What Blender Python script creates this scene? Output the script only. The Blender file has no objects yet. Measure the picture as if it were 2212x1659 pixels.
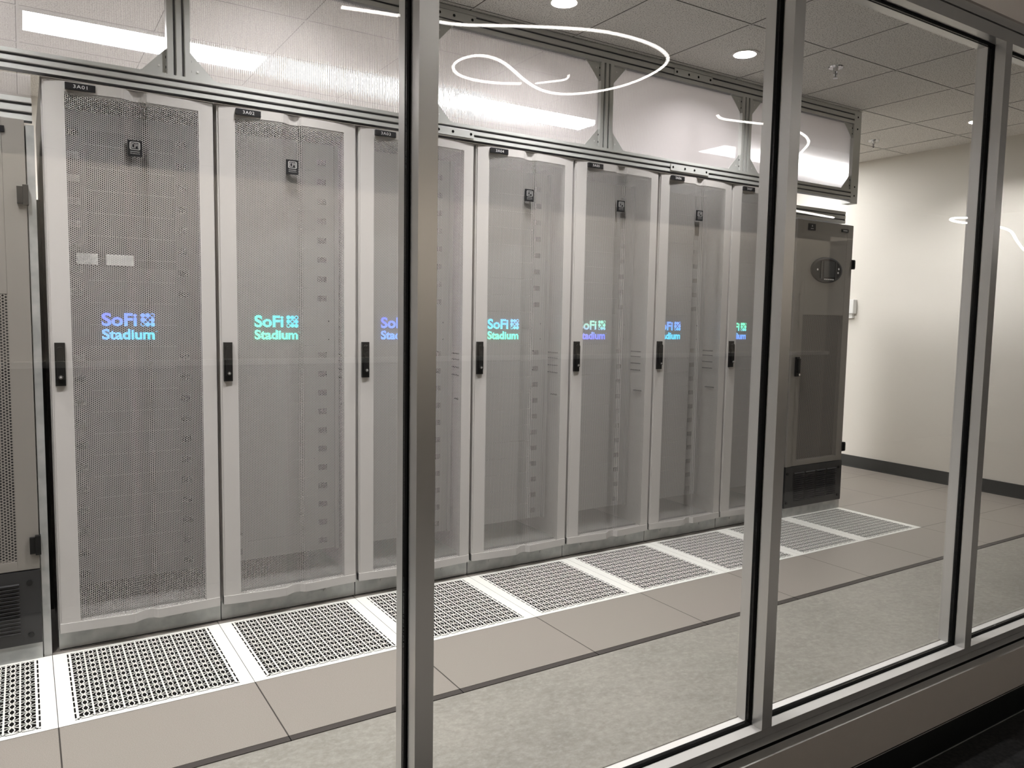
import bpy, bmesh, math, random
from mathutils import Vector, Matrix
random.seed(7)
C = bpy.context.scene.collection
T = 0.6096                                   # raised floor module
# ------------------------------------------------------------------ camera
cam_d = bpy.data.cameras.new('camera'); cam = bpy.data.objects.new('camera', cam_d); C.objects.link(cam)
CAM = dict(x=-0.0558, y=-3.3491, z=1.3208, yaw=-0.5652, pitch=-0.0857, roll=0.0171, f=1665.903)
def cam_matrix():
    cy, sy = math.cos(CAM['yaw']), math.sin(CAM['yaw']); cp, sp = math.cos(CAM['pitch']), math.sin(CAM['pitch'])
    f = Vector((-sy*cp, cy*cp, sp)); r0 = Vector((cy, sy, 0)); u0 = r0.cross(f)
    cr, sr = math.cos(CAM['roll']), math.sin(CAM['roll'])
    r = cr*r0 + sr*u0; u = -sr*r0 + cr*u0
    m = Matrix((( r.x, u.x, -f.x, CAM['x']), (r.y, u.y, -f.y, CAM['y']), (r.z, u.z, -f.z, CAM['z']), (0, 0, 0, 1)))
    return m
cam.matrix_world = cam_matrix()
cam_d.sensor_fit = 'HORIZONTAL'; cam_d.sensor_width = 36; cam_d.lens = CAM['f']*36/2212
cam_d.clip_start = 0.02
bpy.context.scene.camera = cam
# ------------------------------------------------------------------ world, exposure
sc = bpy.context.scene
w = bpy.data.worlds.new('world'); sc.world = w; w.use_nodes = True
w.node_tree.nodes['Background'].inputs[0].default_value = (0.9, 0.85, 0.8, 1)
w.node_tree.nodes['Background'].inputs[1].default_value = 0.02
sc.view_settings.view_transform = 'Standard'; sc.view_settings.look = 'None'
sc.view_settings.gamma = 1; sc.view_settings.use_curve_mapping = False
sc.view_settings.exposure = 0.0
sc.cycles.transparent_max_bounces = 32; sc.cycles.max_bounces = 10
sc.cycles.diffuse_bounces = 5; sc.cycles.glossy_bounces = 4
sc.cycles.caustics_reflective = False; sc.cycles.caustics_refractive = False
sc.cycles.sample_clamp_indirect = 4.0
L_DOWN = 15.5         # watts of each downlight in the row nearest the cabinets
L_DOWN_FILL = 33.0        # watts of each downlight in the added, unseen fill row
L_CORR = 36.0         # watts of each corridor downlight
L_TROF = 100.0         # emission of the troffers behind the row
L_ROPE = 22.0        # emission of the rope lights in the corridor
L_WASH = 1050.0         # emission of the wall wash strip under the corridor soffit

# ------------------------------------------------------------------ materials
def mat(name, col=(.5,.5,.5), rough=.5, metal=0., spec=.5, emit=None, es=0.):
    m = bpy.data.materials.new(name); m.use_nodes = True
    b = m.node_tree.nodes['Principled BSDF']
    b.inputs['Base Color'].default_value = (*col, 1); b.inputs['Roughness'].default_value = rough
    b.inputs['Metallic'].default_value = metal; b.inputs['Specular IOR Level'].default_value = spec
    if emit: b.inputs['Emission Color'].default_value = (*emit, 1); b.inputs['Emission Strength'].default_value = es
    return m
class NT:
    def __init__(s, m): s.m = m; s.t = m.node_tree; s.n = s.t.nodes; s.l = s.t.links
    def node(s, ty, **k):
        n = s.n.new(ty)
        for a, v in k.items(): setattr(n, a, v)
        return n
    def put(s, inp, v):
        if hasattr(v, 'links') or isinstance(v, bpy.types.NodeSocket): s.l.new(v, inp)
        else: inp.default_value = v
    def math(s, op, a, b=0., c=0.):
        n = s.node('ShaderNodeMath', operation=op)
        s.put(n.inputs[0], a); s.put(n.inputs[1], b); s.put(n.inputs[2], c); return n.outputs[0]
    def mix(s, f, a, b):
        n = s.node('ShaderNodeMix', data_type='RGBA'); s.put(n.inputs[0], f)
        s.put(n.inputs[6], a if not isinstance(a, tuple) else (*a, 1)); s.put(n.inputs[7], b if not isinstance(b, tuple) else (*b, 1)); return n.outputs[2]
    def shader_mix(s, f, a, b):
        n = s.node('ShaderNodeMixShader'); s.put(n.inputs[0], f); s.l.new(a, n.inputs[1]); s.l.new(b, n.inputs[2]); return n.outputs[0]
    def obj(s):
        n = s.node('ShaderNodeTexCoord'); return n.outputs['Object']
    def xyz(s, v):
        n = s.node('ShaderNodeSeparateXYZ'); s.l.new(v, n.inputs[0]); return n.outputs
    def noise(s, v, scale, detail=2., rough=.5):
        n = s.node('ShaderNodeTexNoise'); s.l.new(v, n.inputs['Vector']); n.inputs['Scale'].default_value = scale
        n.inputs['Detail'].default_value = detail; n.inputs['Roughness'].default_value = rough; return n.outputs[0]
    def ramp(s, v, a, b):
        n = s.node('ShaderNodeMapRange'); s.l.new(v, n.inputs[0]); n.inputs[1].default_value = a; n.inputs[2].default_value = b; return n.outputs[0]
    @property
    def bsdf(s): return s.n['Principled BSDF']
    @property
    def out(s): return s.n['Material Output']

def perforated(name, col, px, pz, r, rough=.45):
    """sheet metal with a staggered pattern of round holes; px = period across, pz = period down"""
    m = mat(name, col, rough); g = NT(m); x, y, z = g.xyz(g.obj())
    def lat(ox, oz):
        a = g.math('SUBTRACT', g.math('FLOORED_MODULO', g.math('ADD', x, ox), px), px/2)
        b = g.math('SUBTRACT', g.math('FLOORED_MODULO', g.math('ADD', z, oz), pz), pz/2)
        return g.math('SQRT', g.math('ADD', g.math('MULTIPLY', a, a), g.math('MULTIPLY', b, b)))
    d = g.math('MINIMUM', lat(0, 0), lat(px/2, pz/2))
    hole = g.math('LESS_THAN', d, r)
    tr = g.node('ShaderNodeBsdfTransparent').outputs[0]
    g.l.new(g.shader_mix(hole, g.bsdf.outputs[0], tr), g.out.inputs[0]); return m

PAINT = (.53, .51, .49)
M = {}
M['paint'] = mat('cabinet_paint', PAINT, .42)
M['perf'] = perforated('perforated_paint', PAINT, .0128, .0074, .0029)
M['inner'] = mat('inner_paint', (.27, .27, .26), .5)
M['inner_mid'] = mat('inner_mid_grey', (.075, .075, .075), .5)
M['inner_dark'] = mat('inner_dark', (.03, .03, .032), .5)
M['cool_paint'] = mat('cooling_unit_paint', (.225, .208, .188), .45)
M['cool_perf'] = perforated('cooling_perforated', (.225, .208, .188), .0190, .0110, .0036)
M['black'] = mat('black_plastic', (.006, .006, .006), .45, spec=.25)
M['black_paint'] = mat('black_painted_metal', (.016, .016, .017), .45)
M['gasket'] = mat('black_gasket', (.004, .004, .004), .9, spec=.1)
M['chrome'] = mat('chrome', (.75, .75, .76), .15, 1.)
M['silver'] = mat('silver_print', (.6, .6, .6), .3, .6)
M['print'] = mat('grey_print', (.75, .75, .75), .5)
M['label'] = mat('label_black', (.012, .012, .014), .3)
M['alu'] = mat('anodised_aluminium', (.60, .61, .59), .42, .25)
M['alu_dark'] = mat('extrusion_slot', (.24, .24, .25), .5, .3)
M['galv'] = mat('galvanised_steel', (.42, .43, .42), .38, .4)
M['frame'] = mat('anodised_mullion', (.74, .73, .715), .30, .65)
M['sill'] = mat('sill_paint', (.80, .78, .75), .4)
M['white'] = mat('grille_white', (.80, .80, .75), .4)
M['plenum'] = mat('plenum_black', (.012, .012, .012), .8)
M['wall'] = mat('wall_cream', (.74, .71, .65), .7)
M['wall_out'] = mat('corridor_wall_paint', (.74, .69, .65), .6)
M['base'] = mat('rubber_base', (.035, .036, .034), .5)
M['base_out'] = mat('corridor_base_black', (.005, .005, .005), .5)
M['strip'] = mat('dark_edge_strip', (.035, .028, .024), .6)
M['white_plastic'] = mat('white_plastic', (.8, .8, .78), .4)
M['reflector'] = mat('satin_reflector', (.16, .16, .16), .35)
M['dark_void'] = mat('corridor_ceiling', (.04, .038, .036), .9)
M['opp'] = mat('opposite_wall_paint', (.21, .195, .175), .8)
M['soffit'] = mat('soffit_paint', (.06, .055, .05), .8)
M['lamp'] = mat('lamp_disc', (.9, .9, .9), .5, emit=(1, .95, .88), es=14.)
M['troffer'] = mat('troffer_lens', (.9, .9, .9), .5, emit=(1, .98, .98), es=L_TROF)
M['troffer_far'] = mat('troffer_lens_far', (.9, .9, .9), .5, emit=(1, .98, .98), es=L_TROF*.27)
M['rope'] = mat('rope_light', (.9, .9, .9), .5, emit=(1, .955, .91), es=L_ROPE)
M['wash'] = mat('wash_strip', (.9, .9, .9), .5, emit=(1, .92, .82), es=L_WASH)
M['screen'] = mat('screen_dark', (.02, .022, .025), .3, spec=.3)
M['grid'] = mat('ceiling_grid', (.75, .73, .70), .5)

# speckled paint variation on the galvanised steel
g = NT(M['galv']); n = g.noise(g.obj(), 14, 3); g.l.new(g.mix(g.ramp(n, .35, .65), (.36, .37, .36), (.5, .5, .49)), g.bsdf.inputs['Base Color'])

# raised floor tiles: speckled laminate with thin dark joints every 0.6096 m
m = mat('floor_laminate', (.4, .36, .32), .42); M['tile'] = m; g = NT(m); o = g.obj(); x, y, z = g.xyz(o)
def seam(g, c, per, wd):
    a = g.math('ABSOLUTE', g.math('SUBTRACT', g.math('FLOORED_MODULO', g.math('ADD', c, per/2), per), per/2)); return g.math('LESS_THAN', a, wd)
sm = g.math('MAXIMUM', seam(g, x, T, .0023), seam(g, y, T, .0023))
sp = g.noise(o, 420, 1); big = g.noise(o, 1.2, 1)
c = g.mix(g.ramp(sp, .3, .7), (.225, .20, .178), (.325, .293, .262))
c = g.mix(g.math('MULTIPLY', g.ramp(big, .35, .65), .25), c, (.275, .26, .22))
g.l.new(g.mix(sm, c, (.04, .035, .03)), g.bsdf.inputs['Base Color'])
# polished concrete
m = mat('concrete', (.4, .38, .34), .38); M['concrete'] = m; g = NT(m); o = g.obj()
mp = g.node('ShaderNodeMapping'); g.l.new(o, mp.inputs[0]); mp.inputs['Scale'].default_value = (1, 1.35, 1); mp.inputs['Rotation'].default_value = (0, 0, .25)
a = g.noise(mp.outputs[0], 2.6, 10, .72); b = g.noise(mp.outputs[0], 11, 10, .8); d = g.noise(o, 150, 2)
e = g.noise(mp.outputs[0], 34, 8, .8)
c = g.mix(g.ramp(a, .25, .75), (.215, .203, .178), (.325, .308, .27)); c = g.mix(g.math('MULTIPLY', g.ramp(e, .50, .64), .45), c, (.44, .42, .38)); c = g.mix(g.math('MULTIPLY', g.ramp(e, .50, .36), .40), c, (.16, .15, .13))
c = g.mix(g.math('MULTIPLY', g.ramp(b, .46, .66), .35), c, (.39, .375, .335))
c = g.mix(g.math('MULTIPLY', g.ramp(d, .55, .8), .35), c, (.15, .14, .12))
g.l.new(c, g.bsdf.inputs['Base Color'])
# mineral fibre ceiling
m = mat('ceiling_fibre', (.5, .48, .45), .9); M['ceil'] = m; g = NT(m); o = g.obj()
a = g.noise(o, 170, 2, .6); b = g.noise(o, 70, 2)
c = g.mix(g.ramp(a, .55, .62), (.86, .835, .80), (.25, .235, .22)); c = g.mix(g.math('MULTIPLY', g.ramp(b, .4, .7), .2), c, (.88, .86, .83))
g.l.new(c, g.bsdf.inputs['Base Color'])
# carpet
m = mat('carpet', (.02, .02, .02), .95); M['carpet'] = m; g = NT(m); o = g.obj()
g.l.new(g.mix(g.ramp(g.noise(o, 60, 4), .35, .7), (.003, .003, .003), (.018, .018, .019)), g.bsdf.inputs['Base Color'])
# laminated glass: clear with mirror reflection growing at grazing angles
m = bpy.data.materials.new('glass_pane'); m.use_nodes = True; M['glass'] = m; g = NT(m); g.n.remove(g.bsdf)
ge = g.node('ShaderNodeNewGeometry'); dp = g.node('ShaderNodeVectorMath', operation='DOT_PRODUCT'); g.l.new(ge.outputs['Incoming'], dp.inputs[0]); g.l.new(ge.outputs['Normal'], dp.inputs[1])
k = g.math('POWER', g.math('SUBTRACT', 1., g.math('ABSOLUTE', dp.outputs['Value'])), 5.)
fr = g.math('ADD', g.math('MULTIPLY', k, .95), .042)
tr = g.node('ShaderNodeBsdfTransparent'); tr.inputs[0].default_value = (.985, .99, .985, 1)
gl = g.node('ShaderNodeBsdfGlossy'); gl.inputs['Roughness'].default_value = 0.
g.l.new(g.shader_mix(fr, tr.outputs[0], gl.outputs[0]), g.out.inputs[0])
# twin-wall polycarbonate: skins and ribs
def poly(name, t, d, gls, rough, tint):
    m = bpy.data.materials.new(name); m.use_nodes = True; g = NT(m); g.n.remove(g.bsdf)
    tr = g.node('ShaderNodeBsdfTransparent'); tr.inputs[0].default_value = (1, 1, 1, 1)
    df = g.node('ShaderNodeBsdfTranslucent'); df.inputs[0].default_value = (*tint, 1)
    d2 = g.node('ShaderNodeBsdfDiffuse'); d2.inputs[0].default_value = (*tint, 1)
    gl = g.node('ShaderNodeBsdfGlossy'); gl.inputs['Roughness'].default_value = rough
    dd = g.shader_mix(.45, df.outputs[0], d2.outputs[0])
    a = g.shader_mix(t/(t+d), dd, tr.outputs[0]); g.l.new(g.shader_mix(gls, a, gl.outputs[0]), g.out.inputs[0]); return m
M['poly_skin'] = poly('polycarbonate_skin', .80, .22, .04, .12, (.86, .82, .82))
M['poly_rib'] = poly('polycarbonate_rib', .15, .85, .28, .12, (.9, .86, .87))
# lit logo colours: vertical/horizontal gradient of each sign
def glow(name, c00, c10, c01, c11, s=2.3):
    m = mat(name, (.02, .02, .02), .4); g = NT(m); x, y, z = g.xyz(g.obj())
    u = g.ramp(x, -.1, .1); v = g.ramp(z, -.03, .03)
    c = g.mix(v, g.mix(u, c00, c10), g.mix(u, c01, c11))
    g.l.new(c, g.bsdf.inputs['Emission Color']); g.bsdf.inputs['Emission Strength'].default_value = s; return m

# ------------------------------------------------------------------ mesh helpers
class MB:
    def __init__(s): s.v = []; s.f = []; s.m = []; s.mats = []; s.smooth = False
    def mi(s, m):
        m = M[m] if isinstance(m, str) else m
        if m not in s.mats: s.mats.append(m)
        return s.mats.index(m)
    def face(s, pts, m):
        i = len(s.v); s.v += [tuple(p) for p in pts]; s.f.append(tuple(range(i, i+len(pts)))); s.m.append(s.mi(m))
    def box(s, x0, x1, y0, y1, z0, z1, m, skip=''):
        i = len(s.v); k = s.mi(m)
        s.v += [(x, y, z) for z in (z0, z1) for y in (y0, y1) for x in (x0, x1)]
        F = {'b': (0, 2, 3, 1), 't': (4, 5, 7, 6), 'f': (0, 1, 5, 4), 'k': (2, 6, 7, 3), 'l': (0, 4, 6, 2), 'r': (1, 3, 7, 5)}
        for n, q in F.items():
            if n not in skip: s.f.append(tuple(i+j for j in q)); s.m.append(k)
    def cyl(s, c, r, h, axis, m, n=20, r2=None, cap=True):
        """cylinder from c along axis by h"""
        r2 = r if r2 is None else r2; k = s.mi(m); i = len(s.v)
        ax = {'x': (Vector((1,0,0)), Vector((0,1,0)), Vector((0,0,1))), 'y': (Vector((0,1,0)), Vector((0,0,1)), Vector((1,0,0))), 'z': (Vector((0,0,1)), Vector((1,0,0)), Vector((0,1,0)))}[axis]
        c = Vector(c)
        for q, rr in ((0, r), (1, r2)):
            for j in range(n):
                a = 2*math.pi*j/n; s.v.append(tuple(c + ax[0]*h*q + ax[1]*rr*math.cos(a) + ax[2]*rr*math.sin(a)))
        for j in range(n): s.f.append((i+j, i+(j+1)%n, i+n+(j+1)%n, i+n+j)); s.m.append(k)
        if cap: s.f.append(tuple(i+n+j for j in range(n))); s.m.append(k); s.f.append(tuple(i+n-1-j for j in range(n))); s.m.append(k)
    def ring(s, c, r0, r1, z, m, n=32, up=-1):
        k = s.mi(m); i = len(s.v)
        for rr in (r0, r1):
            for j in range(n): a = 2*math.pi*j/n; s.v.append((c[0]+rr*math.cos(a), c[1]+rr*math.sin(a), z))
        for j in range(n): s.f.append((i+j, i+(j+1)%n, i+n+(j+1)%n, i+n+j)); s.m.append(k)
    def prism(s, pts, y0, y1, m):
        """polygon in the xz plane extruded from y0 to y1"""
        k = s.mi(m); i = len(s.v); n = len(pts)
        s.v += [(a, y0, b) for a, b in pts] + [(a, y1, b) for a, b in pts]
        s.f.append(tuple(range(i, i+n))); s.m.append(k); s.f.append(tuple(range(i+2*n-1, i+n-1, -1))); s.m.append(k)
        for j in range(n): s.f.append((i+j, i+n+j, i+n+(j+1)%n, i+(j+1)%n)); s.m.append(k)
    def mesh(s, name, mesh, m, M4):
        k = s.mi(m); i = len(s.v)
        s.v += [tuple(M4 @ v.co) for v in mesh.vertices]
        for p in mesh.polygons: s.f.append(tuple(i+j for j in p.vertices)); s.m.append(k)
    def build(s, name, parent=None, loc=None, bevel=0., smooth=None):
        me = bpy.data.meshes.new(name); me.from_pydata(s.v, [], s.f)
        for q in s.mats: me.materials.append(q)
        for p, k in zip(me.polygons, s.m): p.material_index = k
        me.update(); o = bpy.data.objects.new(name, me); C.objects.link(o)
        if parent: o.parent = parent
        if loc: o.location = loc
        if smooth is not None:
            for p in me.polygons: p.use_smooth = True
            md = o.modifiers.new('split', 'EDGE_SPLIT'); md.split_angle = math.radians(smooth)
        if bevel:
            bm = bmesh.new(); bm.from_mesh(me); bmesh.ops.remove_doubles(bm, verts=bm.verts, dist=1e-5)
            bmesh.ops.recalc_face_normals(bm, faces=bm.faces); bm.to_mesh(me); bm.free()
            b = o.modifiers.new('bevel', 'BEVEL'); b.width = bevel; b.segments = 2; b.limit_method = 'ANGLE'
        return o
def tag(o, label=None, cat=None, group=None, kind=None):
    if label: o['label'] = label
    if cat: o['category'] = cat
    if group: o['group'] = group
    if kind: o['kind'] = kind
    return o
def empty(name, loc, label=None, cat=None, group=None, kind=None):
    o = bpy.data.objects.new(name, None); C.objects.link(o); o.location = loc; o.empty_display_size = .1
    return tag(o, label, cat, group, kind)
def copy_tree(o, parent=None):
    c = o.copy(); C.objects.link(c); c.parent = parent
    for ch in list(kids[o.name]) if o.name in kids else []:
        copy_tree(ch, c)
    return c
kids = {}
def index_kids():
    kids.clear()
    for q in C.objects:
        if q.parent: kids.setdefault(q.parent.name, []).append(q)
def text_mesh(s, size, bold=0., ext=.0, spacing=1.):
    cu = bpy.data.curves.new('text', 'FONT'); cu.body = s; cu.size = size; cu.offset = bold; cu.extrude = ext
    cu.space_character = spacing; cu.resolution_u = 4
    o = bpy.data.objects.new('text', cu); C.objects.link(o)
    me = bpy.data.meshes.new_from_object(o.evaluated_get(bpy.context.evaluated_depsgraph_get()))
    bpy.data.objects.remove(o); return me
def add_text(mb, s, x, z, y, width, height, m, bold=0., ext=.0008, spacing=1.):
    """text in the xz plane facing -y, fitted to a width/height box whose lower left is (x, z)"""
    me = text_mesh(s, 1., bold, 0., spacing)
    xs = [v.co.x for v in me.vertices]; ys = [v.co.y for v in me.vertices]
    sx = width/(max(xs)-min(xs)); sy = height/(max(ys)-min(ys))
    mb.mesh('t', me, m, Matrix(((sx, 0, 0, x-min(xs)*sx), (0, 0, 1, y), (0, sy, 0, z-min(ys)*sy), (0, 0, 0, 1))))
    bpy.data.meshes.remove(me)

# ------------------------------------------------------------------ the setting
ZC = 2.776; XR = 6.40; YB = 3.00; YG = -1.705; XL = -5.2; ZF = -.385
b = MB(); ST = -1.0606
b.box(XL, XR, -1.0246, -T, -.04, 0, 'tile'); b.box(XL, XR, 0., YB, -.04, 0, 'tile')
b.box(8*T, XR, -T, 0, -.04, 0, 'tile'); b.box(XL, -T, -T, 0, -.04, 0, 'tile')
fl = b.build('floor'); tag(fl, kind='structure')
b = MB(); b.box(XL, XR, -1.66, -1.05, -.05, -.004, 'concrete'); tag(b.build('floor'), kind='structure')
b = MB(); b.box(XL, XR, -1.0525, -1.0246, -.04, -.001, 'strip')
for k in range(-3, 11): b.box(k*T-.0015, k*T+.0015, -1.0527, -1.0244, -.01, -.0007, 'gasket')
tag(b.build('trim_1'), kind='structure')
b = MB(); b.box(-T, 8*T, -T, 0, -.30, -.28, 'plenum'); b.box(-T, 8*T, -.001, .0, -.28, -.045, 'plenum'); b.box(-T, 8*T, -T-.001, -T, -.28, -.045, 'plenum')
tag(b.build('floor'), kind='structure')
b = MB(); b.box(XR, XR+.1, -1.9, YB, 0, ZC+.05, 'wall'); tag(b.build('wall_right'), kind='structure')
b = MB(); b.box(XL, XR+.1, YB, YB+.1, 0, ZC+.05, 'wall'); tag(b.build('wall_back'), kind='structure')
b = MB(); b.box(XL-.1, XL, -1.9, YB, 0, ZC+.05, 'wall'); tag(b.build('wall_left'), kind='structure')
b = MB(); b.box(XR-.012, XR, -1.65, YB, 0.0, .105, 'base'); b.box(XR-.022, XR, -1.65, YB, 0, .008, 'base'); tag(b.build('baseboard_right'), kind='structure')
b = MB(); b.box(XL, XR-.012, YB-.012, YB, 0.0, .105, 'base'); tag(b.build('baseboard_back'), kind='structure')
# ceiling: fibre tiles on a grid, round holes where the downlights sit
GX0 = 3.6259; GY0 = -.035
DX = [.0 + GX0 - .3048 + i*T for i in (-14, -12, -10, -8, -6, -4, -2, 0, 4)]; DY = GY0 - .3048; DY_FILL = DY-T; DX_FILL = [GX0 - .3048 + i*T for i in (-12, -10, -8, -6, -4, -2)]
b = MB(); R_H = .062
x0i = math.floor((XL-GX0)/T); x1i = math.ceil((XR-GX0)/T); y0i = math.floor((-1.66-GY0)/T); y1i = math.ceil((YB-GY0)/T)
for i in range(x0i, x1i):
    for j in range(y0i, y1i):
        xa = max(GX0+i*T, XL); xb = min(GX0+(i+1)*T, XR); ya = max(GY0+j*T, -1.66); yb = min(GY0+(j+1)*T, YB)
        cx, cy = GX0+(i+.5)*T, GY0+(j+.5)*T
        if (any(abs(cx-d) < .01 for d in DX) and abs(cy-DY) < .01) or (any(abs(cx-d) < .01 for d in DX_FILL) and abs(cy-DY_FILL) < .01):
            n = 32; k = b.mi('ceil'); s = len(b.v)
            for q in range(n):
                a = 2*math.pi*(q+.5)/n; ca, sa = math.cos(a), math.sin(a); b.v.append((cx+R_H*ca, cy+R_H*sa, ZC))
                t = T/2/max(abs(ca), abs(sa)); b.v.append((cx+t*ca, cy+t*sa, ZC))
            for q in range(n):
                r = (q+1) % n; b.f.append((s+2*q, s+2*r, s+2*r+1, s+2*q+1)); b.m.append(k)
            for sx, sy in ((1, 1), (1, -1), (-1, 1), (-1, -1)):
                P = [p for p in b.v[s:] if abs(abs(p[0]-cx)-T/2) < 1e-6 or abs(abs(p[1]-cy)-T/2) < 1e-6]
                near = sorted(P, key=lambda p: (p[0]-cx-sx*T/2)**2+(p[1]-cy-sy*T/2)**2)[:2]
                b.face([near[0], near[1], (cx+sx*T/2, cy+sy*T/2, ZC)], 'ceil')
        elif xb > xa and yb > ya: b.box(xa, xb, ya, yb, ZC, ZC+.015, 'ceil')
tag(b.build('ceiling'), kind='structure')
b = MB()
for i in range(x0i, x1i+1):
    xx = GX0+i*T
    if XL < xx < XR: b.box(xx-.006, xx+.006, -1.66, YB, ZC-.0025, ZC, 'grid'); b.box(xx-.0085, xx-.006, -1.66, YB, ZC-.0008, ZC, 'gasket')
for j in range(y0i, y1i+1):
    yy = GY0+j*T
    if -1.66 < yy < YB: b.box(XL, XR, yy-.006, yy+.006, ZC-.0025, ZC, 'grid'); b.box(XL, XR, yy-.0085, yy-.006, ZC-.0008, ZC, 'gasket')
tag(b.build('ceiling'), kind='structure')
b = MB(); b.box(XL, XR, -1.66, YB, ZC+.16, ZC+.18, 'wall'); tag(b.build('ceiling'), kind='structure')
# glazed front: mullions, head, sill, panes and gaskets
ZS, ZT = -.007, 2.414; YF, YK = -1.759, -1.650; MW = .048; MX = [1.9407 + k*1.2435 for k in (-5, -4, -3, -2, -1, 0, 1, 2, 3)]
n = 1
for mx in MX:
    n += 1; b = MB(); b.box(mx, mx+MW, YF, YK, ZS, ZT, 'frame'); tag(b.build('trim_%d' % n), kind='structure')
XA, XB = MX[0], MX[-1]+MW
b = MB(); b.box(XA, XB, YF, YK, -.035, ZS, 'sill', 'f'); b.box(XA, XB, YF, YF+.001, -.033, ZS-.0005, 'frame'); b.box(XA, XB, YF+.0015, YK, -.063, -.035, 'frame')
b.box(XA, XB, YF, YF+.002, -.063, -.0355, 'frame'); b.box(XA, XB, YF+.012, YK, -.0855, -.063, 'gasket'); tag(b.build('trim_11'), kind='structure')  # black strip under the rail: shadow of the reveal put into its colour
b = MB(); b.box(XA, XB, YF, YK, ZT, 2.46, 'frame'); b.box(XA, XB, YF+.012, YK, 2.46, 2.465, 'gasket'); b.box(XA, XB, YF-.002, YK, 2.465, 2.496, 'frame')
tag(b.build('trim_12'), kind='structure')
for i in range(len(MX)-1):
    xa, xb = MX[i]+MW, MX[i+1]
    wn = empty('window_%d' % (i+1), (xa, YG, ZS), kind='structure')
    b = MB(); b.box(xa+.006-xa, xb-.006-xa, -.003, .003, .006, ZT-ZS-.006, 'glass'); b.build('glass_pane', wn)
    b = MB(); W_ = xb-xa; H_ = ZT-ZS; e = .0045
    for q in (b,):
        b.box(0, e, -.012, .012, 0, H_, 'gasket'); b.box(W_-e, W_, -.012, .012, 0, H_, 'gasket')
        b.box(e, W_-e, -.012, .012, 0, e, 'gasket'); b.box(e, W_-e, -.012, .012, H_-e, H_, 'gasket')
    b.build('gasket', wn)
# wall above and below the glazing (corridor side), ledge, base
b = MB(); b.box(XA, XB+4, -1.772, -1.66, 2.496, 3.0, 'wall_out'); tag(b.build('wall_front'), kind='structure')
b = MB(); b.box(XA, XB+4, -1.787, -1.66, -.262, -.0855, 'wall_out', 't'); b.box(XA, XB+4, -1.787, -1.66, -.0857, -.0855, 'sill'); tag(b.build('wall_front'), kind='structure')
b = MB(); b.box(XA, XB+4, -1.792, -1.66, ZF, -.262, 'base_out'); b.box(XA, XB+4, -1.794, -1.786, ZF, ZF+.004, 'galv'); b.box(XA, XB+4, -1.7935, -1.787, -.2635, -.262, 'sill'); tag(b.build('baseboard_front'), kind='structure')
b = MB(); b.box(XB, XB+4, YF, -1.66, -.0855, 2.5, 'wall_out'); tag(b.build('wall_front'), kind='structure')
# corridor behind the viewer (seen mirrored in the glass)
YO = -5.06; XE = 6.93
b = MB(); b.box(-5, 12, -6.5, -1.70, ZF-.05, ZF, 'carpet'); tag(b.build('floor'), kind='structure')
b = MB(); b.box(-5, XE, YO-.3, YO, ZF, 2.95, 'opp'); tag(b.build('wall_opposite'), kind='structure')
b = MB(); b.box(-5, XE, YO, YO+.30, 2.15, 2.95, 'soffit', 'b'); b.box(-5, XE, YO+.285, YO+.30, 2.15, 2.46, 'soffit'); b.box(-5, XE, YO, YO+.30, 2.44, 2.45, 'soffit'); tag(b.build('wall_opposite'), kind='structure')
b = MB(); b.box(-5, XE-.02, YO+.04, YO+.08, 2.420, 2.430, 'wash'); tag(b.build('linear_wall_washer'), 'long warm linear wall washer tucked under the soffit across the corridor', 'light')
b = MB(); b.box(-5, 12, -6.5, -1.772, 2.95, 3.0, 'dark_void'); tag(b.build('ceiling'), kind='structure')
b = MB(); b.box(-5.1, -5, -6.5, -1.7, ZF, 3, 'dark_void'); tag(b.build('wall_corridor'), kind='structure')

b = MB(); b.box(-5, XE, YO, YO+.05, 1.0, 1.035, 'white_plastic'); tag(b.build('trim_13'), kind='structure')

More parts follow.
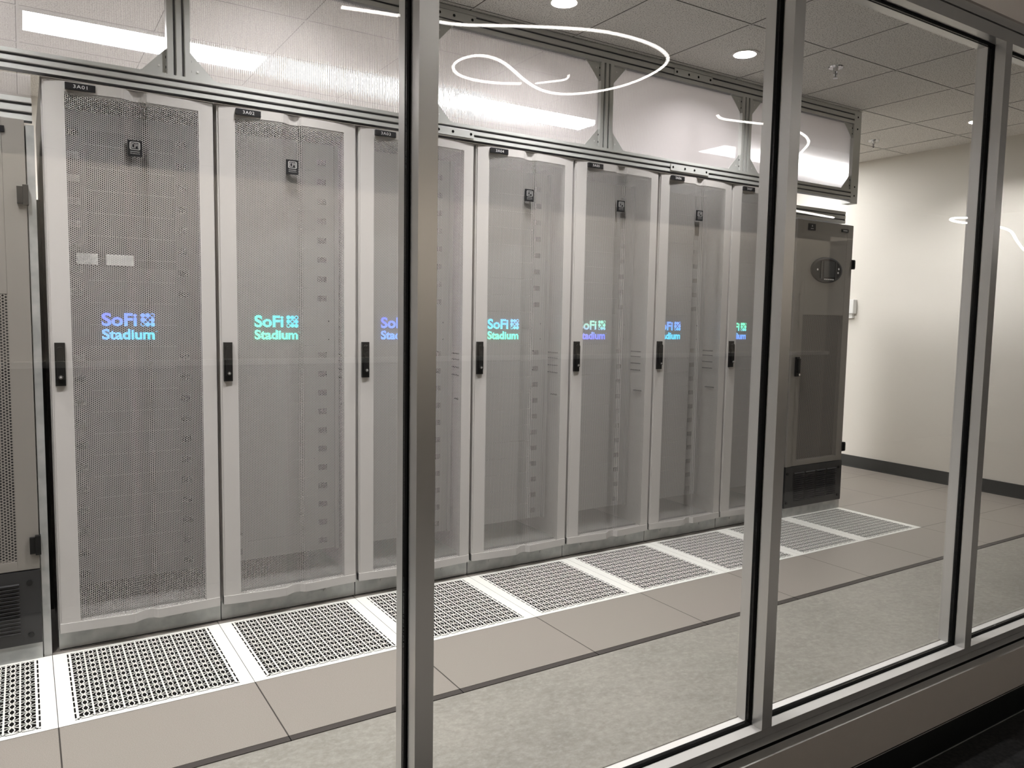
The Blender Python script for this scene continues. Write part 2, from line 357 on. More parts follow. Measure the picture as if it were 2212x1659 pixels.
# ------------------------------------------------------------------ perforated airflow tiles
def airflow_tile():
    b = MB(); t = .0012; z0 = -t
    W = T-.002; y0, y1 = -W, 0.                      # local frame: x 0..W, y -W..0
    bx = .046; by = .022; nc, nr = 11, 13
    gx0, gx1 = bx+.012, W-bx-.012; gy0, gy1 = -W+by+.010, -by*.6-.002
    P = (gx1-gx0)/nc; Q = (gy1-gy0)/nr; rib = .0044; wb = .00150
    def bar(x0, y0_, x1, y1_, w):
        d = Vector((x1-x0, y1_-y0_, 0)); nn = Vector((-d.y, d.x, 0)).normalized()*w
        a, c = Vector((x0, y0_, 0)), Vector((x1, y1_, 0))
        q = [a-nn, c-nn, c+nn, a+nn]; b.face([tuple(v) for v in q], 'white')
        b.face([tuple(q[1]), tuple(q[0]), tuple(q[0]-Vector((0, 0, t))), tuple(q[1]-Vector((0, 0, t)))], 'white')
        b.face([tuple(q[3]), tuple(q[2]), tuple(q[2]-Vector((0, 0, t))), tuple(q[3]-Vector((0, 0, t)))], 'white')
    # solid rim with slotted dashes
    b.box(0, bx, y0, y1, z0, 0, 'white'); b.box(W-bx, W, y0, y1, z0, 0, 'white')
    b.box(bx, W-bx, y0, y0+by, z0, 0, 'white'); b.box(bx, W-bx, gy1+.006, y1, z0, 0, 'white')
    for sx in (bx, W-bx-.0055):                       # side dashes
        for r in range(nr+1):
            yy = gy0 + r*Q; b.box(sx, sx+.0055, yy-.004, yy+.004, z0, 0, 'white')
    for r in range(nc+1):                             # front and back dashes
        xx = gx0 + r*P; b.box(xx-.005, xx+.005, y0+by, gy0, z0, 0, 'white')
    for sx0, sx1 in ((bx+.0055, gx0+.001), (gx1-.001, W-bx-.0055)): b.box(sx0, sx1, y0+by, gy1+.006, z0, 0, 'white')
    b.box(gx0, gx1, gy0-.0055, gy0+.0005, z0, 0, 'white'); b.box(gx0, gx1, gy1-.001, gy1+.007, z0, 0, 'white')
    for c_ in range(1, nc): xx = gx0+c_*P; b.box(xx-rib/2-.0006, xx+rib/2+.0006, gy0, gy1, z0, 0, 'white')
    for c_ in range(nc):
        xc = gx0+(c_+.5)*P
        for r in range(nr):
            yc = gy0+(r+.5)*Q; h = Q/2; w = P/2
            for sy in (-1, 1):
                for sx in (-1, 1):
                    bar(xc, yc+sy*h*.96, xc+sx*w*.28, yc+sy*h*.46, wb); bar(xc+sx*w*.28, yc+sy*h*.46, xc+sx*w*.40, yc, wb)
                    bar(xc, yc+sy*h*.96, xc+sx*w*.5, yc+sy*h*.76, wb*.9); bar(xc+sx*w*.5, yc+sy*h*.76, xc+sx*w, yc+sy*h*.42, wb*.9)
    return b
b = airflow_tile(); tl = b.build('airflow_floor_tile')
TL = [(-1, 'white perforated airflow floor tile cut off by the left edge, before the left cooling unit'),
      (0, 'white perforated airflow floor tile in front of cabinet 3A01'), (1, 'white perforated airflow floor tile in front of cabinet 3A02'),
      (2, 'white perforated airflow floor tile in front of cabinet 3A03, half behind the near mullion'), (3, 'white perforated airflow floor tile in front of cabinet 3A04'),
      (4, 'white perforated airflow floor tile in front of cabinet 3A05'), (5, 'white perforated airflow floor tile before cabinet 3A06, partly behind a mullion'),
      (6, 'white perforated airflow floor tile next to last, before cabinet 3A07'), (7, 'white perforated airflow floor tile at the far end before the right cooling unit')]
for i, (k, lab) in enumerate(TL):
    o = tl if i == 0 else tl.copy()
    if i: C.objects.link(o)
    o.location = (k*T+.001, -.001, .0); tag(o, lab, 'floor tile', 'airflow floor tiles along the cabinet row')

# ------------------------------------------------------------------ server cabinets
X0, P = .0228, .6037
def prof(x, base=0.):
    pts = [(0, 0), (.235, -.022), (.262, -.0225), (.270, -.0205), (.282, -.0115), (.295, -.002), (.306, .0025), (.318, .004), (.334, .002), (.341, -.004), (.350, -.0145), (.356, -.0160), (.600, 0)]
    for (a, ya), (c, yc) in zip(pts, pts[1:]):
        if x <= c: return ya + (yc-ya)*(x-a)/(c-a) + base
    return base
XS = [.006, .06, .12, .18, .215, .235, .247, .262, .271, .280, .289, .297, .305, .312, .319, .325, .3295, .334, .3375, .341, .344, .347, .352, .40, .45, .50, .594]
def sheet(b, xa, xb, z0, z1, m, th=.0015, off=0.):
    xs = sorted({xa, xb} | {x for x in XS if xa < x < xb}); k = b.mi(m)
    for a, c in zip(xs, xs[1:]):
        b.face([(a, prof(a)+off, z0), (c, prof(c)+off, z0), (c, prof(c)+off, z1), (a, prof(a)+off, z1)], m)
    return xs
def door_frame():
    b = MB()
    def slab(xa, xb, z0, z1, off=0., d=.024):
        xs = sheet(b, xa, xb, z0, z1, 'paint', off=off)
        for a, c in zip(xs, xs[1:]):
            b.face([(a, prof(a)+off, z1), (c, prof(c)+off, z1), (c, d, z1), (a, d, z1)], 'paint')
            b.face([(c, prof(c)+off, z0), (a, prof(a)+off, z0), (a, d, z0), (c, d, z0)], 'paint')
        b.face([(xa, prof(xa)+off, z0), (xa, prof(xa)+off, z1), (xa, d, z1), (xa, d, z0)], 'paint')
        b.face([(xb, prof(xb)+off, z1), (xb, prof(xb)+off, z0), (xb, d, z0), (xb, d, z1)], 'paint')
    slab(.0125, .076, .112, 2.157); slab(.539, .594, .112, 2.157)
    slab(.006, .0125, .082, 2.157, off=.004)
    sheet(b, .076, .539, 2.121, 2.157, 'paint'); sheet(b, .076, .539, .108, .113, 'paint')
    for a, c in zip(XS, XS[1:]): b.face([(a, prof(a), 2.157), (c, prof(c), 2.157), (c, .024, 2.157), (a, .024, 2.157)], 'paint')
    slab(.006, .594, .080, .1165, off=-.0035)
    return b
def server_cabinet(k):
    inn = 'inner' if k else 'inner_mid'
    cx = (X0+k*P, 0, 0)
    t = empty('server_cabinet', cx)
    b = MB(); D = 1.02
    b.box(.001, .010, .032, D, .085, 2.15, 'paint'); b.box(P-.010, P-.001, .032, D, .085, 2.15, 'paint')
    b.box(.001, P-.001, .033, D, 2.143, 2.1715, 'paint'); b.box(.010, P-.010, .10, D, .085, .10, 'inner')
    b.box(.010, P-.010, D-.01, D, .085, 2.15, 'inner')
    b.box(.010, .030, .034, .060, .085, 2.15, 'paint'); b.box(P-.030, P-.010, .034, .060, .085, 2.15, 'paint')
    b.box(.03, P-.03, .034, .060, 2.12, 2.15, 'paint')
    b.build('cabinet_body', t)
    b = MB(); b.box(.002, P-.002, .0335, D, .004, .085, 'galv')
    b.box(.004, P-.004, .036, D, 0, .004, 'gasket')
    for bx in (.135, .46): b.cyl((bx, .0335, .053), .0085, -.003, 'y', 'galv', 12)
    b.build('plinth', t)
    d = door_frame().build('door', t)
    b = MB(); sheet(b, .074, .541, .112, 2.122, 'perf', off=.0012); b.build('perforated_panel', d)
    # swing handle with key lock
    b = MB(); hy = prof(.036); b.box(.018, .052, hy-.012, hy+.002, 1.037, 1.199, 'black')
    hb = [(.0235, 1.062), (.0465, 1.062), (.0465, 1.172)] + [(.035+.0115*math.cos(a*math.pi/8), 1.172+.0115*math.sin(a*math.pi/8)) for a in range(1, 8)] + [(.0235, 1.172)]
    b.prism(hb, hy-.024, hy-.012, 'black'); b.cyl((.035, hy-.0245, 1.071), .0075, -.003, 'y', 'chrome', 16)
    b.cyl((.035, hy-.0275, 1.071), .0035, -.001, 'y', 'silver', 10)
    b.build('handle', d, bevel=.0012)
    # maker's badge
    b = MB(); bx, bz, by = .279, 1.911, prof(.262)-.004; b.box(bx, bx+.050, by, by+.006, bz, bz+.060, 'label')
    def rr(x0_, x1_, z0_, z1_, r, n=5):
        o = []
        for cx_, cz_, a0 in ((x1_-r, z1_-r, 0), (x0_+r, z1_-r, 90), (x0_+r, z0_+r, 180), (x1_-r, z0_+r, 270)):
            for i in range(n+1): a = math.radians(a0+90*i/n); o.append((cx_+r*math.cos(a), cz_+r*math.sin(a)))
        return o
    b.prism(rr(bx+.007, bx+.044, bz+.024, bz+.054, .006), by-.0008, by, 'silver')
    b.prism(rr(bx+.011, bx+.040, bz+.027, bz+.051, .004), by-.0012, by-.0008, 'label')
    for q in ((.013, .016, .030, .048), (.013, .022, .045, .048), (.013, .022, .030, .033), (.024, .027, .030, .048), (.024, .034, .045, .048), (.031, .034, .038, .048), (.024, .034, .038, .041), (.036, .0385, .030, .048)):
        b.box(bx+q[0], bx+q[1], by-.0016, by-.0012, bz+q[2], bz+q[3], 'silver')
    b.box(bx+.009, bx+.042, by-.0006, by, bz+.0165, bz+.0185, 'silver')
    add_text(b, 'PRODUCTS', bx+.009, bz+.008, by-.0006, .033, .0045, 'silver')
    b.build('badge', d)
    # name plate
    b = MB(); b.box(.078, .177, prof(.12)-.0095, prof(.12)+.003, 2.128, 2.152, 'label')
    add_text(b, '3A0%d' % (k+1), .1045, 2.1335, prof(.12)-.0100, .046, .0125, 'print', spacing=1.12)
    b.build('name_plate', d)
    # interior mounting panel with square openings
    b = MB(); u = .0889; y = .19; z0, z1 = .20, 2.10
    cols = [.040, .086, .128, .150, .475, .482, .524, .560]
    cuts = [.242+u*i for i in range(11)] + [1.395+u*i for i in range(8)]
    zs = {z0, z1}
    for c in cuts: zs |= {c-.0135, c+.0135}
    sl = [.242+u*(i+.5) for i in range(20)]
    for s_ in sl: zs |= {s_-.0007, s_+.0007}
    zs = sorted(q for q in zs if z0 <= q <= z1)
    for za, zb in zip(zs, zs[1:]):
        zm = (za+zb)/2
        for xa, xb in zip(cols, cols[1:]):
            xm = (xa+xb)/2
            if (.086 < xm < .128 or .482 < xm < .524) and any(abs(zm-c) < .0135 for c in cuts): continue
            if .150 < xm < .475 and any(abs(zm-s_) < .0006 for s_ in sl): continue
            b.face([(xa, y, za), (xb, y, za), (xb, y, zb), (xa, y, zb)], inn)
            if k == 0 and .150 < xm < .475 and 1.50 < zm < 2.06: b.m[-1] = b.mi('inner_dark')
    b.box(.030, .040, y-.02, y+.10, z0, z1, inn); b.box(.560, .575, y-.02, y+.10, z0, z1, inn)
    for zz in (1.29, 1.205):
        for xx in (.074, .534): b.box(xx-.003, xx+.003, y-.002, y-.001, zz-.003, zz+.003, 'gasket')
    if k == 0:
        for xa, xb in ((.110, .185), (.215, .315)): b.box(xa, xb, y-.003, y-.001, 1.505, 1.548, 'white_plastic')
    b.build('mounting_panel', t)
    b = MB(); b.box(.575, .5935, .07, .14, .9, .906, 'gasket')
    for zz in (1.02, 1.06, 1.10, 1.13): b.box(.588, .5935, .10, .40, zz, zz+.006, 'gasket')
    b.build('side_vent', t)
    return t
LAB = {0: 'plate 3A01, beside the left cooling unit', 1: 'with the name plate 3A02', 2: 'name plate 3A03, half behind the near mullion',
       3: 'with the name plate 3A04', 4: 'with the name plate 3A05', 5: 'with the name plate 3A06', 6: 'name plate 3A07, beside the far cooling unit'}
for k in range(7):
    tag(server_cabinet(k), 'grey server cabinet with perforated door, ' + LAB[k], 'server cabinet', 'server cabinets in the row')

# lit logo signs inside the cabinets
BL = (.10, .16, 1.); CY = (.05, .62, 1.); TE = (.10, .95, .72); GR = (.16, .95, .58); MB_ = (.12, .32, 1.); IN = (.22, .22, .95); GG = (.32, .50, .45)
SG = [(MB_, MB_, BL, MB_), (GR, TE, TE, CY), (MB_, MB_, BL, MB_), (GR, TE, CY, (.18, .5, 1.)), (IN, BL, GG, (.25, .8, .6)), (CY, CY, MB_, MB_), (MB_, MB_, GR, GR)]
SG[0] = ((.12, .40, 1.), (.05, .70, 1.), BL, MB_)
CN = ['blue lit SoFi Stadium logo sign behind the door of 3A01', 'green and cyan lit SoFi Stadium logo sign behind the door of 3A02', 'deep blue lit SoFi Stadium logo sign behind the door of 3A03, cut by the mullion',
      'cyan and teal lit SoFi Stadium logo sign behind the door of 3A04', 'indigo and green lit SoFi Stadium logo sign behind the door of 3A05', 'light blue lit SoFi Stadium logo sign behind the door of 3A06',
      'green over blue lit SoFi Stadium logo sign behind the door of 3A07, by the mullion']
for k in range(7):
    m = glow('logo_glow_%d' % k, *SG[k]); b = MB(); ox = -.106
    add_text(b, 'SoFi', ox, .003, 0, .130, .054, m, bold=.032)
    add_text(b, 'Stadium', ox, -.052, 0, .196, .044, m, bold=.036)
    for i in range(3):
        for j in range(3):
            cx, cz, r = ox+.152+i*.0185, .0115+(2-j)*.0185, .0090
            if i+j == 2: 
                n = 20; kk = b.mi(m); s = len(b.v)
                for rr_ in (r, r*.68):
                    for q in range(n): a = 2*math.pi*q/n; b.v.append((cx+rr_*math.cos(a), 0, cz+rr_*math.sin(a)))
                for q in range(n): b.f.append((s+q, s+(q+1) % n, s+n+(q+1) % n, s+n+q)); b.m.append(kk)
            else: b.cyl((cx, 0, cz), r, .001, 'y', m, 20)
    add_text(b, 'TM', ox+.198, -.020, 0, .008, .004, m)
    o = b.build('logo_sign', loc=(X0+k*P+.297, .184, 1.256)); tag(o, CN[k], 'sign', 'lit logo signs inside the cabinets')

# ------------------------------------------------------------------ in-row cooling units
def cooling_unit(name_lab, ux, right):
    t = empty('cooling_unit', (ux, 0, 0)); tag(t, name_lab, 'cooling unit'); W = .622
    b = MB(); b.box(.005, W-.004, .030, 1.02, .0, 1.985, 'galv'); b.box(W-.030, W-.004, .004, .032, .0, 1.985, 'galv' if not right else 'cool_paint')
    if not right: b.box(.6192, .6402, .50, .52, .01, 1.78, 'inner_dark')  # dark strip added to stop light coming through the gap beside the cabinet
    b.build('unit_body', t)
    W2 = W-.034 if not right else W-.006
    b = MB(); b.box(.004, W2, -.004, .028, .0, .062, 'galv'); b.build('base_channel', t)
    d = MB(); px0, px1, pz0, pz1 = .112, W2-.070, .385, 1.375
    d.box(.004, px0, -.004, .028, .348, 2.0, 'cool_paint'); d.box(px1, W2, -.004, .028, .348, 2.0, 'cool_paint')
    d.box(px0, px1, -.004, .028, .348, pz0, 'cool_paint'); d.box(px0, px1, -.004, .028, pz1, 2.0, 'cool_paint')
    d.box(.003, .050, -.014, -.004, .348, 2.0, 'cool_paint')
    d.box(px0, px1, .024, .028, pz0, pz1, 'inner_dark')
    d = d.build('door', t, bevel=.0015)
    b = MB(); b.face([(px0, -.003, pz0), (px1, -.003, pz0), (px1, -.003, pz1), (px0, -.003, pz1)], 'cool_perf'); b.build('perforated_panel', d)
    b = MB(); b.box(.004, W2, -.010, .028, .064, .345, 'black_paint')
    nx = 4; lx0, lx1 = .085, W2-.060; cw = (lx1-lx0)/nx
    for i in range(nx):
        for j in range(14):
            xa = lx0+i*cw+.008; z = .108+j*.0142
            b.face([(xa, -.0105, z), (xa+cw-.016, -.0105, z), (xa+cw-.016, -.019, z+.0055), (xa, -.019, z+.0055)], 'black_paint')
            b.face([(xa, -.019, z+.0055), (xa+cw-.016, -.019, z+.0055), (xa+cw-.016, -.0105, z+.009), (xa, -.0105, z+.009)], 'black_paint')
    for xx in (.022, W2-.035):
        for zz in (.10, .30): b.cyl((xx, -.010, zz), .010, -.006, 'y', 'black', 14)
    b.build('louvred_panel', t, smooth=30)
    for zz in (1.70, .41):
        b = MB(); hx = W2
        if right: b.box(hx-.002, hx+.030, -.010, .030, zz, zz+.065, 'black'); b.box(hx+.008, hx+.022, -.018, -.010, zz+.006, zz+.059, 'black')
        else: b.box(hx-.030, hx+.002, -.020, -.004, zz, zz+.062, 'black'); b.box(hx-.012, hx+.006, -.026, .0, zz-.004, zz+.068, 'black')
        b.build('hinge', t, bevel=.001)
    b = MB(); b.box(.040, .072, -.028, -.014, .962, 1.092, 'black'); b.box(.046, .066, -.040, -.028, .985, 1.082, 'black')
    b.cyl((.056, -.041, .975), .007, -.003, 'y', 'chrome', 12); b.build('handle', d, bevel=.001)
    b = MB(); b.box(.124, .196, -.008, -.004, 1.936, 1.980, 'label'); b.box(.146, .174, -.0088, -.008, 1.946, 1.949, 'print')
    b.cyl((.160, -.008, 1.9645), .007, -.0008, 'y', 'print', 3); b.build('badge', d)
    b = MB(); b.box(W2-.135, W2-.060, -.008, -.004, 1.948, 1.970, 'label'); b.box(W2-.120, W2-.075, -.0086, -.008, 1.957, 1.961, 'print'); b.build('badge', d)
    if right:
        c = MB(); cx, cz, n = .335, 1.680, 40; k = c.mi('screen')
        rings = [(.168, .088, -.004), (.166, .086, -.013), (.150, .076, -.017)]; s = len(c.v)
        for rx, rz, yy in rings:
            for q in range(n): a = 2*math.pi*q/n; c.v.append((cx+rx*math.cos(a), yy, cz+rz*math.sin(a)))
        kb = c.mi('black')
        for q_ in range(2):
            for q in range(n): c.f.append((s+q_*n+q, s+q_*n+(q+1) % n, s+(q_+1)*n+(q+1) % n, s+(q_+1)*n+q)); c.m.append(kb)
        c.f.append(tuple(s+2*n+q for q in range(n))); c.m.append(kb)
        c.box(cx-.045, cx+.075, -.020, -.016, cz-.045, cz+.060, 'screen')
        c.box(cx-.078, cx-.062, -.022, -.016, cz-.058, cz+.058, 'label'); c.box(cx+.076, cx+.090, -.022, -.016, cz-.058, cz+.058, 'label')
        for i in range(5): c.box(cx-.040+i*.022, cx-.026+i*.022, -.0225, -.020, cz-.066, cz-.059, 'print')
        for px_, pz_ in ((-.11, .0), (.118, .012), (.112, -.014)): c.cyl((cx+px_, -.017, cz+pz_), .007, -.002, 'y', 'print', 12)
        c.build('control_panel', d)
    return t
cooling_unit('taupe in-row cooling unit with an oval control panel, at the far end of the row', X0+7*P+.004, True)
cooling_unit('taupe in-row cooling unit cut off by the left edge of the view, before cabinet 3A01', -.618, False)

# ------------------------------------------------------------------ aisle containment frame above the cabinets
fr = empty('containment_frame', (0, 0, 2.152)); tag(fr, 'aluminium extrusion containment frame with clear fluted panels running above the server cabinets', 'containment frame')
FZ = 2.152
def beam_profile(h):
    """slotted extrusion outline in (y, z); front face at y=-.035"""
    y0 = -.014; p = [(y0, 0)]
    for c in (h*.30, h*.70):
        p += [(y0, c-.0065), (y0+.003, c-.0065), (y0+.003, c-.004), (y0+.014, c-.004), (y0+.014, c+.004), (y0+.003, c+.004), (y0+.003, c+.0065), (y0, c+.0065)]
    p += [(y0, h), (y0+.045, h), (y0+.045, 0)]
    return p
def beam(name, xa, xb, z0, h, yo=0., parent=fr):
    b = MB(); p = [(y+yo, z+z0-FZ) for y, z in beam_profile(h)]; n = len(p)
    # split body around the grooves so every face stays convex
    for i in range(n):
        a, c = p[i], p[(i+1) % n]; dark = a[0] > yo-.035+.0035 and a[0] < yo and c[0] < yo+.009
        b.face([(xa, a[0], a[1]), (xa, c[0], c[1]), (xb, c[0], c[1]), (xb, a[0], a[1])], 'alu_dark' if (a[0] > yo-.009 and c[0] < yo+.002) else 'alu')
    for xx in (xa, xb): b.face([(xx, yo-.013, z0-FZ), (xx, yo+.031, z0-FZ), (xx, yo+.031, z0-FZ+h), (xx, yo-.013, z0-FZ+h)], 'alu')
    return b.build(name, parent)
beam('lower_beam', -4.5, 4.80, 2.172, .070); beam('upper_beam', -4.5, 4.80, 2.684, .088)
PX = [-3.83, -2.76, -1.69, -.622, .450, 1.520, 2.590, 3.689]
pl = []
for i, px in enumerate(PX):
    b = MB(); y0 = -.014; h0, h1 = 2.242-FZ, 2.684-FZ
    xs = [(0, 0, 'alu'), (.0175, 0, 'alu')]
    # vertical extrusion with two front slots
    pr = [(0, 0)]
    for c in (.027, .058): pr += [(c-.0065, 0), (c-.0065, .003), (c-.004, .003), (c-.004, .014), (c+.004, .014), (c+.004, .003), (c+.0065, .003), (c+.0065, 0)]
    pr += [(.085, 0), (.085, .045), (0, .045)]
    for a, c in zip(pr, pr[1:]+pr[:1]):
        b.face([(px+a[0], y0+a[1], h0), (px+c[0], y0+c[1], h0), (px+c[0], y0+c[1], h1), (px+a[0], y0+a[1], h1)], 'alu_dark' if (a[1] > .01 and c[1] < .02 and c[1] > .01) else 'alu')
    b.build('post', fr)
    for sx, xx in ((-1, px), (1, px+.085)):
        for sz, zz in ((1, h0), (-1, h1)):
            b = MB(); L = .095
            b.prism([(xx, zz), (xx+sx*L, zz), (xx+sx*L*.96, zz+sz*.004), (xx+sx*.006, zz+sz*L), (xx, zz+sz*L)][::sx*sz], -.002, .002, 'alu')
            b.box(min(xx, xx+sx*.003), max(xx, xx+sx*.003), -.012, .011, min(zz, zz+sz*L), max(zz, zz+sz*L), 'alu')
            b.box(min(xx, xx+sx*L), max(xx, xx+sx*L), -.012, .011, min(zz, zz+sz*.003), max(zz, zz+sz*.003), 'alu')
            for q in (.028, .066):
                b.cyl((xx+sx*.003, -.001, zz+sz*q), .0055, sx*.002, 'x', 'black', 10)
            b.cyl((xx+sx*.028, -.0025, zz+sz*.030), .0045, -.001, 'y', 'white_plastic', 12)
            b.build('gusset', fr)
# end post with plain cover
b = MB(); b.box(4.800, 4.877, -.014, .055, 2.150-FZ, 2.774-FZ, 'alu')
for zz in (.11, .50, .58, .05): b.cyl((4.838, -.0142, zz), .0065, -.001, 'y', 'gasket', 12)
b.build('end_post', fr, bevel=.002)
for sz, zz in ((1, 2.242-FZ), (-1, 2.684-FZ)):
    b = MB(); L = .095; xx = 4.80
    b.prism([(xx, zz), (xx-L, zz), (xx-L*.96, zz+sz*.004), (xx-.006, zz+sz*L), (xx, zz+sz*L)], -.002, .002, 'alu')
    b.box(xx-.003, xx, -.012, .011, min(zz, zz+sz*L), max(zz, zz+sz*L), 'alu')
    for q in (.028, .066): b.cyl((xx-.003, -.001, zz+sz*q), .0055, -.002, 'x', 'black', 10)
    b.cyl((xx-.028, -.0025, zz+sz*.030), .0045, -.001, 'y', 'white_plastic', 12); b.build('gusset', fr)
# splice plates
for xa, xb, zc in ((1.512, 1.815, 2.196), (3.108, 3.413, 2.196), (1.512, 1.820, 2.727), (3.113, 3.418, 2.727)):
    b = MB(); b.box(xa, xb, -.019, -.014, zc-.017-FZ, zc+.020-FZ, 'alu')
    for q in (.018, .112, .188, .286): b.cyl((xa+q, -.0192, zc-FZ+.002), .0068, -.0008, 'y', 'gasket', 14)
    b.build('splice_plate', fr, bevel=.001)
# fluted twin-wall panels
def fluted(xa, xb, z0, z1, yf=.008, d=.008, pitch=.008):
    b = MB()
    b.face([(xa, yf, z0), (xb, yf, z0), (xb, yf, z1), (xa, yf, z1)], 'poly_skin'); b.face([(xb, yf+d, z0), (xa, yf+d, z0), (xa, yf+d, z1), (xb, yf+d, z1)], 'poly_skin')
    x = xa
    while x < xb: b.face([(x, yf, z0), (x, yf+d, z0), (x, yf+d, z1), (x, yf, z1)], 'poly_rib'); x += pitch
    return b.build('fluted_panel', fr)
edges = [-4.5] + [v for p_ in PX for v in (p_, p_+.085)] + [4.80]
for xa, xb in zip(edges[::2], edges[1::2]): fluted(xa, xb, 2.242-FZ, 2.684-FZ)
beam('cross_beam', -4.5, -.004, 2.004, .082, yo=.04)
fluted(-4.5, -.004, 2.086-FZ, 2.172-FZ, yf=.045)
beam('cross_beam', 4.253, 4.835, 2.018, .080, yo=.055)

# ------------------------------------------------------------------ lamps and ceiling fittings
def downlight(x, lab, y=DY, z=ZC, power=L_DOWN):
    t = empty('recessed_downlight', (x, y, z)); tag(t, lab, 'downlight', 'round downlights in the ceiling')
    b = MB(); b.ring((0, 0), .060, .078, -.004, 'grid'); b.ring((0, 0), .0605, .0610, -.0041, 'grid')
    n = 32
    b.cyl((0, 0, -.004), .078, .004, 'z', 'grid', n, cap=False); b.cyl((0, 0, -.004), .060, .004, 'z', 'grid', n, cap=False)
    b.build('trim_ring', t, smooth=40)
    b = MB(); b.cyl((0, 0, -.001), .060, .056, 'z', 'reflector', n, r2=.048, cap=False); b.build('reflector', t, smooth=40)
    b = MB(); b.cyl((0, 0, .055), .048, .002, 'z', 'lamp', n); b.build('lamp_lens', t)
    ld = bpy.data.lights.new('downlight_beam', 'AREA'); ld.shape = 'DISK'; ld.size = .085; ld.energy = power; ld.color = (1, .972, .972); ld.spread = math.radians(180)
    lo = bpy.data.objects.new('light_source', ld); C.objects.link(lo); lo.parent = t; lo.location = (0, 0, .050)
DL = ['round white recessed downlight, first of the row beyond the left edge', 'round white recessed downlight, second of the row beyond the left edge', 'round white recessed downlight, third of the row beyond the left edge', 'round white recessed downlight, fourth of the row beyond the left edge', 'round white recessed downlight nearest the viewer, above the glazing corner', 'round white recessed downlight over the front of the room, out of the picture', 'round white recessed downlight above cabinet 3A04, at the top of the view',
      'round white recessed downlight above cabinet 3A06, left of the tall mullion', 'round white recessed downlight near the right wall, half hidden by a mullion']
for x, lab in zip(DX, DL): downlight(x, lab, power=L_DOWN if x < 1.5 else L_DOWN*1.4 if x < 3.5 else L_DOWN*1.9)
for i, x in enumerate(DX_FILL): downlight(x, 'round white fill downlight of an added row nearest the glazing, %s, out of the picture' % ['sixth', 'fifth', 'fourth', 'third', 'second', 'first'][i], DY_FILL, ZC, L_DOWN_FILL)  # added unseen row, brightens the mullion sides and evens out the doors
for i, x in enumerate((-.6, .9, 2.2, 3.2)): downlight(x, 'round white recessed downlight in the corridor ceiling, %s from the left, out of the picture' % ['first', 'second', 'third', 'fourth'][i], -2.08, 2.95, L_CORR)
def sprinkler(x, y, lab):
    t = empty('fire_sprinkler', (x, y, ZC)); tag(t, lab, 'sprinkler', 'pendent sprinklers in the ceiling')
    b = MB(); b.cyl((0, 0, -.006), .040, .006, 'z', 'chrome', 28, r2=.043); b.build('escutcheon', t, smooth=40)
    b = MB(); b.cyl((0, 0, -.026), .012, .020, 'z', 'chrome', 16, r2=.016); b.build('body', t, smooth=40)
    b = MB()
    for s in (-1, 1):
        b.box(s*.012-.002, s*.012+.002, -.003, .003, -.044, -.022, 'chrome')
        b.face([(s*.014, -.003, -.044), (s*.014, .003, -.044), (0, .003, -.060), (0, -.003, -.060)], 'chrome')
    b.cyl((0, 0, -.058), .002, .032, 'z', 'black', 8); b.cyl((0, 0, -.063), .014, .003, 'z', 'chrome', 16); b.build('deflector', t)
sprinkler(3.907, -.49, 'chrome pendent fire sprinkler nearer the viewer, right of the tall mullion')
sprinkler(5.72, .44, 'chrome pendent fire sprinkler farther back, beside the end of the containment frame')
def troffer(x0, lab):
    t = empty('linear_ceiling_light', (x0, 1.20, ZC)); tag(t, lab, 'ceiling light', 'linear lights behind the cabinets')
    L = 1.19
    b = MB(); b.box(0, L, 0, .012, -.012, 0, 'white_plastic'); b.box(0, L, .318, .33, -.012, 0, 'white_plastic'); b.box(0, .012, .012, .318, -.012, 0, 'white_plastic'); b.box(L-.012, L, .012, .318, -.012, 0, 'white_plastic'); b.build('housing', t)
    b = MB(); b.box(.012, L-.012, .012, .318, -.008, -.004, 'troffer' if x0 < 4 else 'troffer_far'); b.build('diffuser', t)
for x0, lab in ((-.02, 'bright linear ceiling light behind the fluted panel above cabinet 3A01'), (2.42, 'bright linear ceiling light behind the fluted panel above cabinets 3A04 and 3A05'), (4.86, 'linear ceiling light behind the row near the right wall')): troffer(x0, lab)
# white device on the right wall
t = empty('wall_device', (XR, 1.01, 1.39)); tag(t, 'small white plastic wall device on the cream right wall beside the far cooling unit', 'wall device')
b = MB(); b.box(-.055, 0, -.05, .05, .02, .15, 'white_plastic'); b.build('housing', t, bevel=.006)
b = MB(); b.box(-.035, 0, -.03, .03, -.02, .02, 'white_plastic'); b.build('bracket', t)

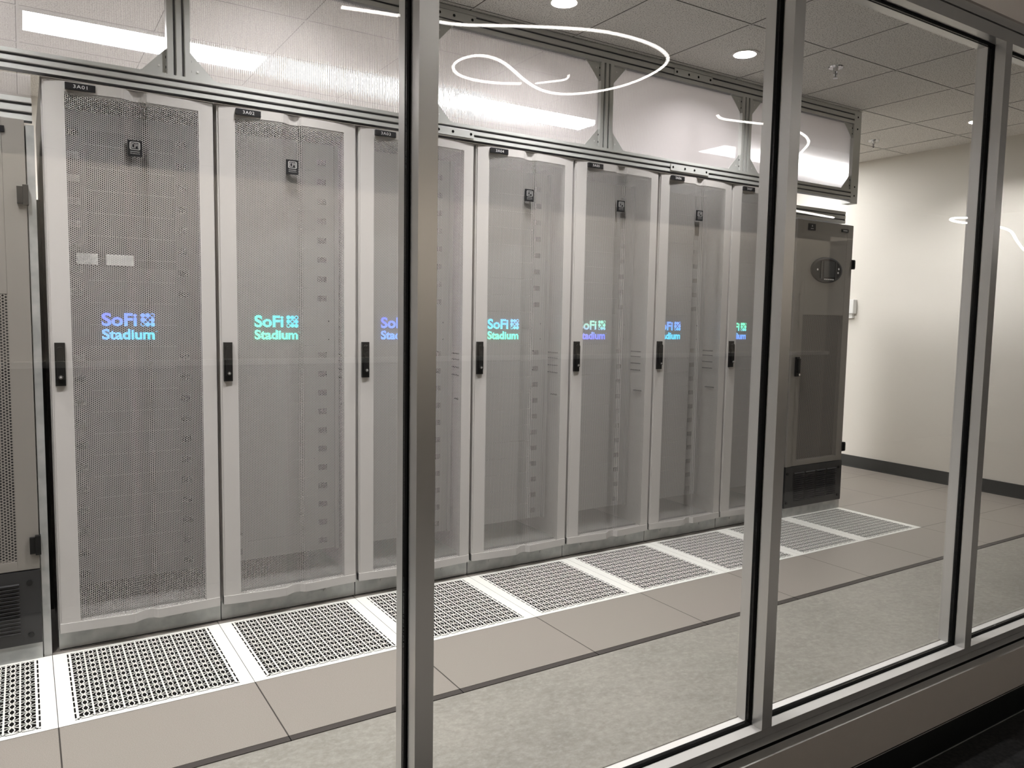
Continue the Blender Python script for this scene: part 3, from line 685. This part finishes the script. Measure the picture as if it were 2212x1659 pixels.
# rope lights in the corridor (seen mirrored in the glazing)
def rope(pts, r, lab, name='rope_light'):
    cu = bpy.data.curves.new('rope', 'CURVE'); cu.dimensions = '3D'; cu.bevel_depth = r; cu.bevel_resolution = 2; cu.resolution_u = 8; cu.use_fill_caps = True
    sp = cu.splines.new('NURBS'); sp.points.add(len(pts)-1)
    for q, p_ in zip(sp.points, pts): q.co = (*p_, 1)
    sp.use_endpoint_u = True; sp.order_u = 4
    o = bpy.data.objects.new('rope', cu); C.objects.link(o)
    me = bpy.data.meshes.new_from_object(o.evaluated_get(bpy.context.evaluated_depsgraph_get())); bpy.data.objects.remove(o)
    me.materials.clear(); me.materials.append(M['rope'])
    o = bpy.data.objects.new(name, me); C.objects.link(o); tag(o, lab, 'rope light', 'white rope lights hung in the corridor, mirrored in the glass'); return o
def mirror(p_): return (p_[0], 2*YG-p_[1], p_[2])
LOOP = [(1.2, .12), (1.45, .06), (1.647, .024), (1.756, -.003), (1.918, -.117), (2.072, -.203), (2.23, -.285), (2.36, -.333), (2.526, -.344), (2.68, -.326), (2.813, -.27), (2.895, -.204), (2.959, -.08), (2.998, .114), (2.995, .313), (2.942, .467), (2.863, .596), (2.753, .663), (2.613, .634), (2.445, .53), (2.252, .374), (2.136, .306), (2.032, .3), (1.986, .367), (1.971, .469), (2.0, .572), (2.077, .667), (2.173, .703), (2.296, .702), (2.411, .653), (2.475, .60)]
rope([mirror((x, y, 2.7)) for x, y in LOOP], .0062, 'long looping white rope light mirrored in the glass above cabinets 3A03 to 3A05')
rope([mirror(q) for q in ((2.546, .545, 2.7), (2.60, .462, 2.7), (2.660, .390, 2.7), (2.664, .384, 2.715), (2.664, .384, 2.73))], .0050, 'short straight white rope light mirrored inside the big loop')
rope([mirror(q) for q in ((3.985, .47, 2.72), (4.000, .475, 2.70), (4.10, .46, 2.7), (4.25, .425, 2.7), (4.368, .396, 2.7), (4.6, .36, 2.7), (4.85, .42, 2.7), (5.10, .56, 2.7), (5.26, .74, 2.7), (5.42, .92, 2.7), (5.60, 1.06, 2.7), (5.75, 1.12, 2.7))], .0062, 'bent white rope light mirrored either side of the tall mullion above cabinet 3A07')
rope([mirror(q) for q in ((4.2, .20, 2.1), (4.536, .222, 2.1), (4.8, .262, 2.1), (5.04, .285, 2.1))], .0065, 'short white rope light mirrored across the top of the far cooling unit')
rope([mirror(q) for q in ((6.52, .09, 2.2), (6.44, .13, 2.2), (6.45, .20, 2.2), (6.62, .27, 2.2), (6.891, .271, 2.2), (7.1, .2, 2.2), (7.316, .218, 2.2), (7.7, .30, 2.2), (8.082, .456, 2.2), (8.8, .75, 2.2), (9.73, 1.107, 2.2))], .008, 'curled white rope light mirrored on the cream right wall')
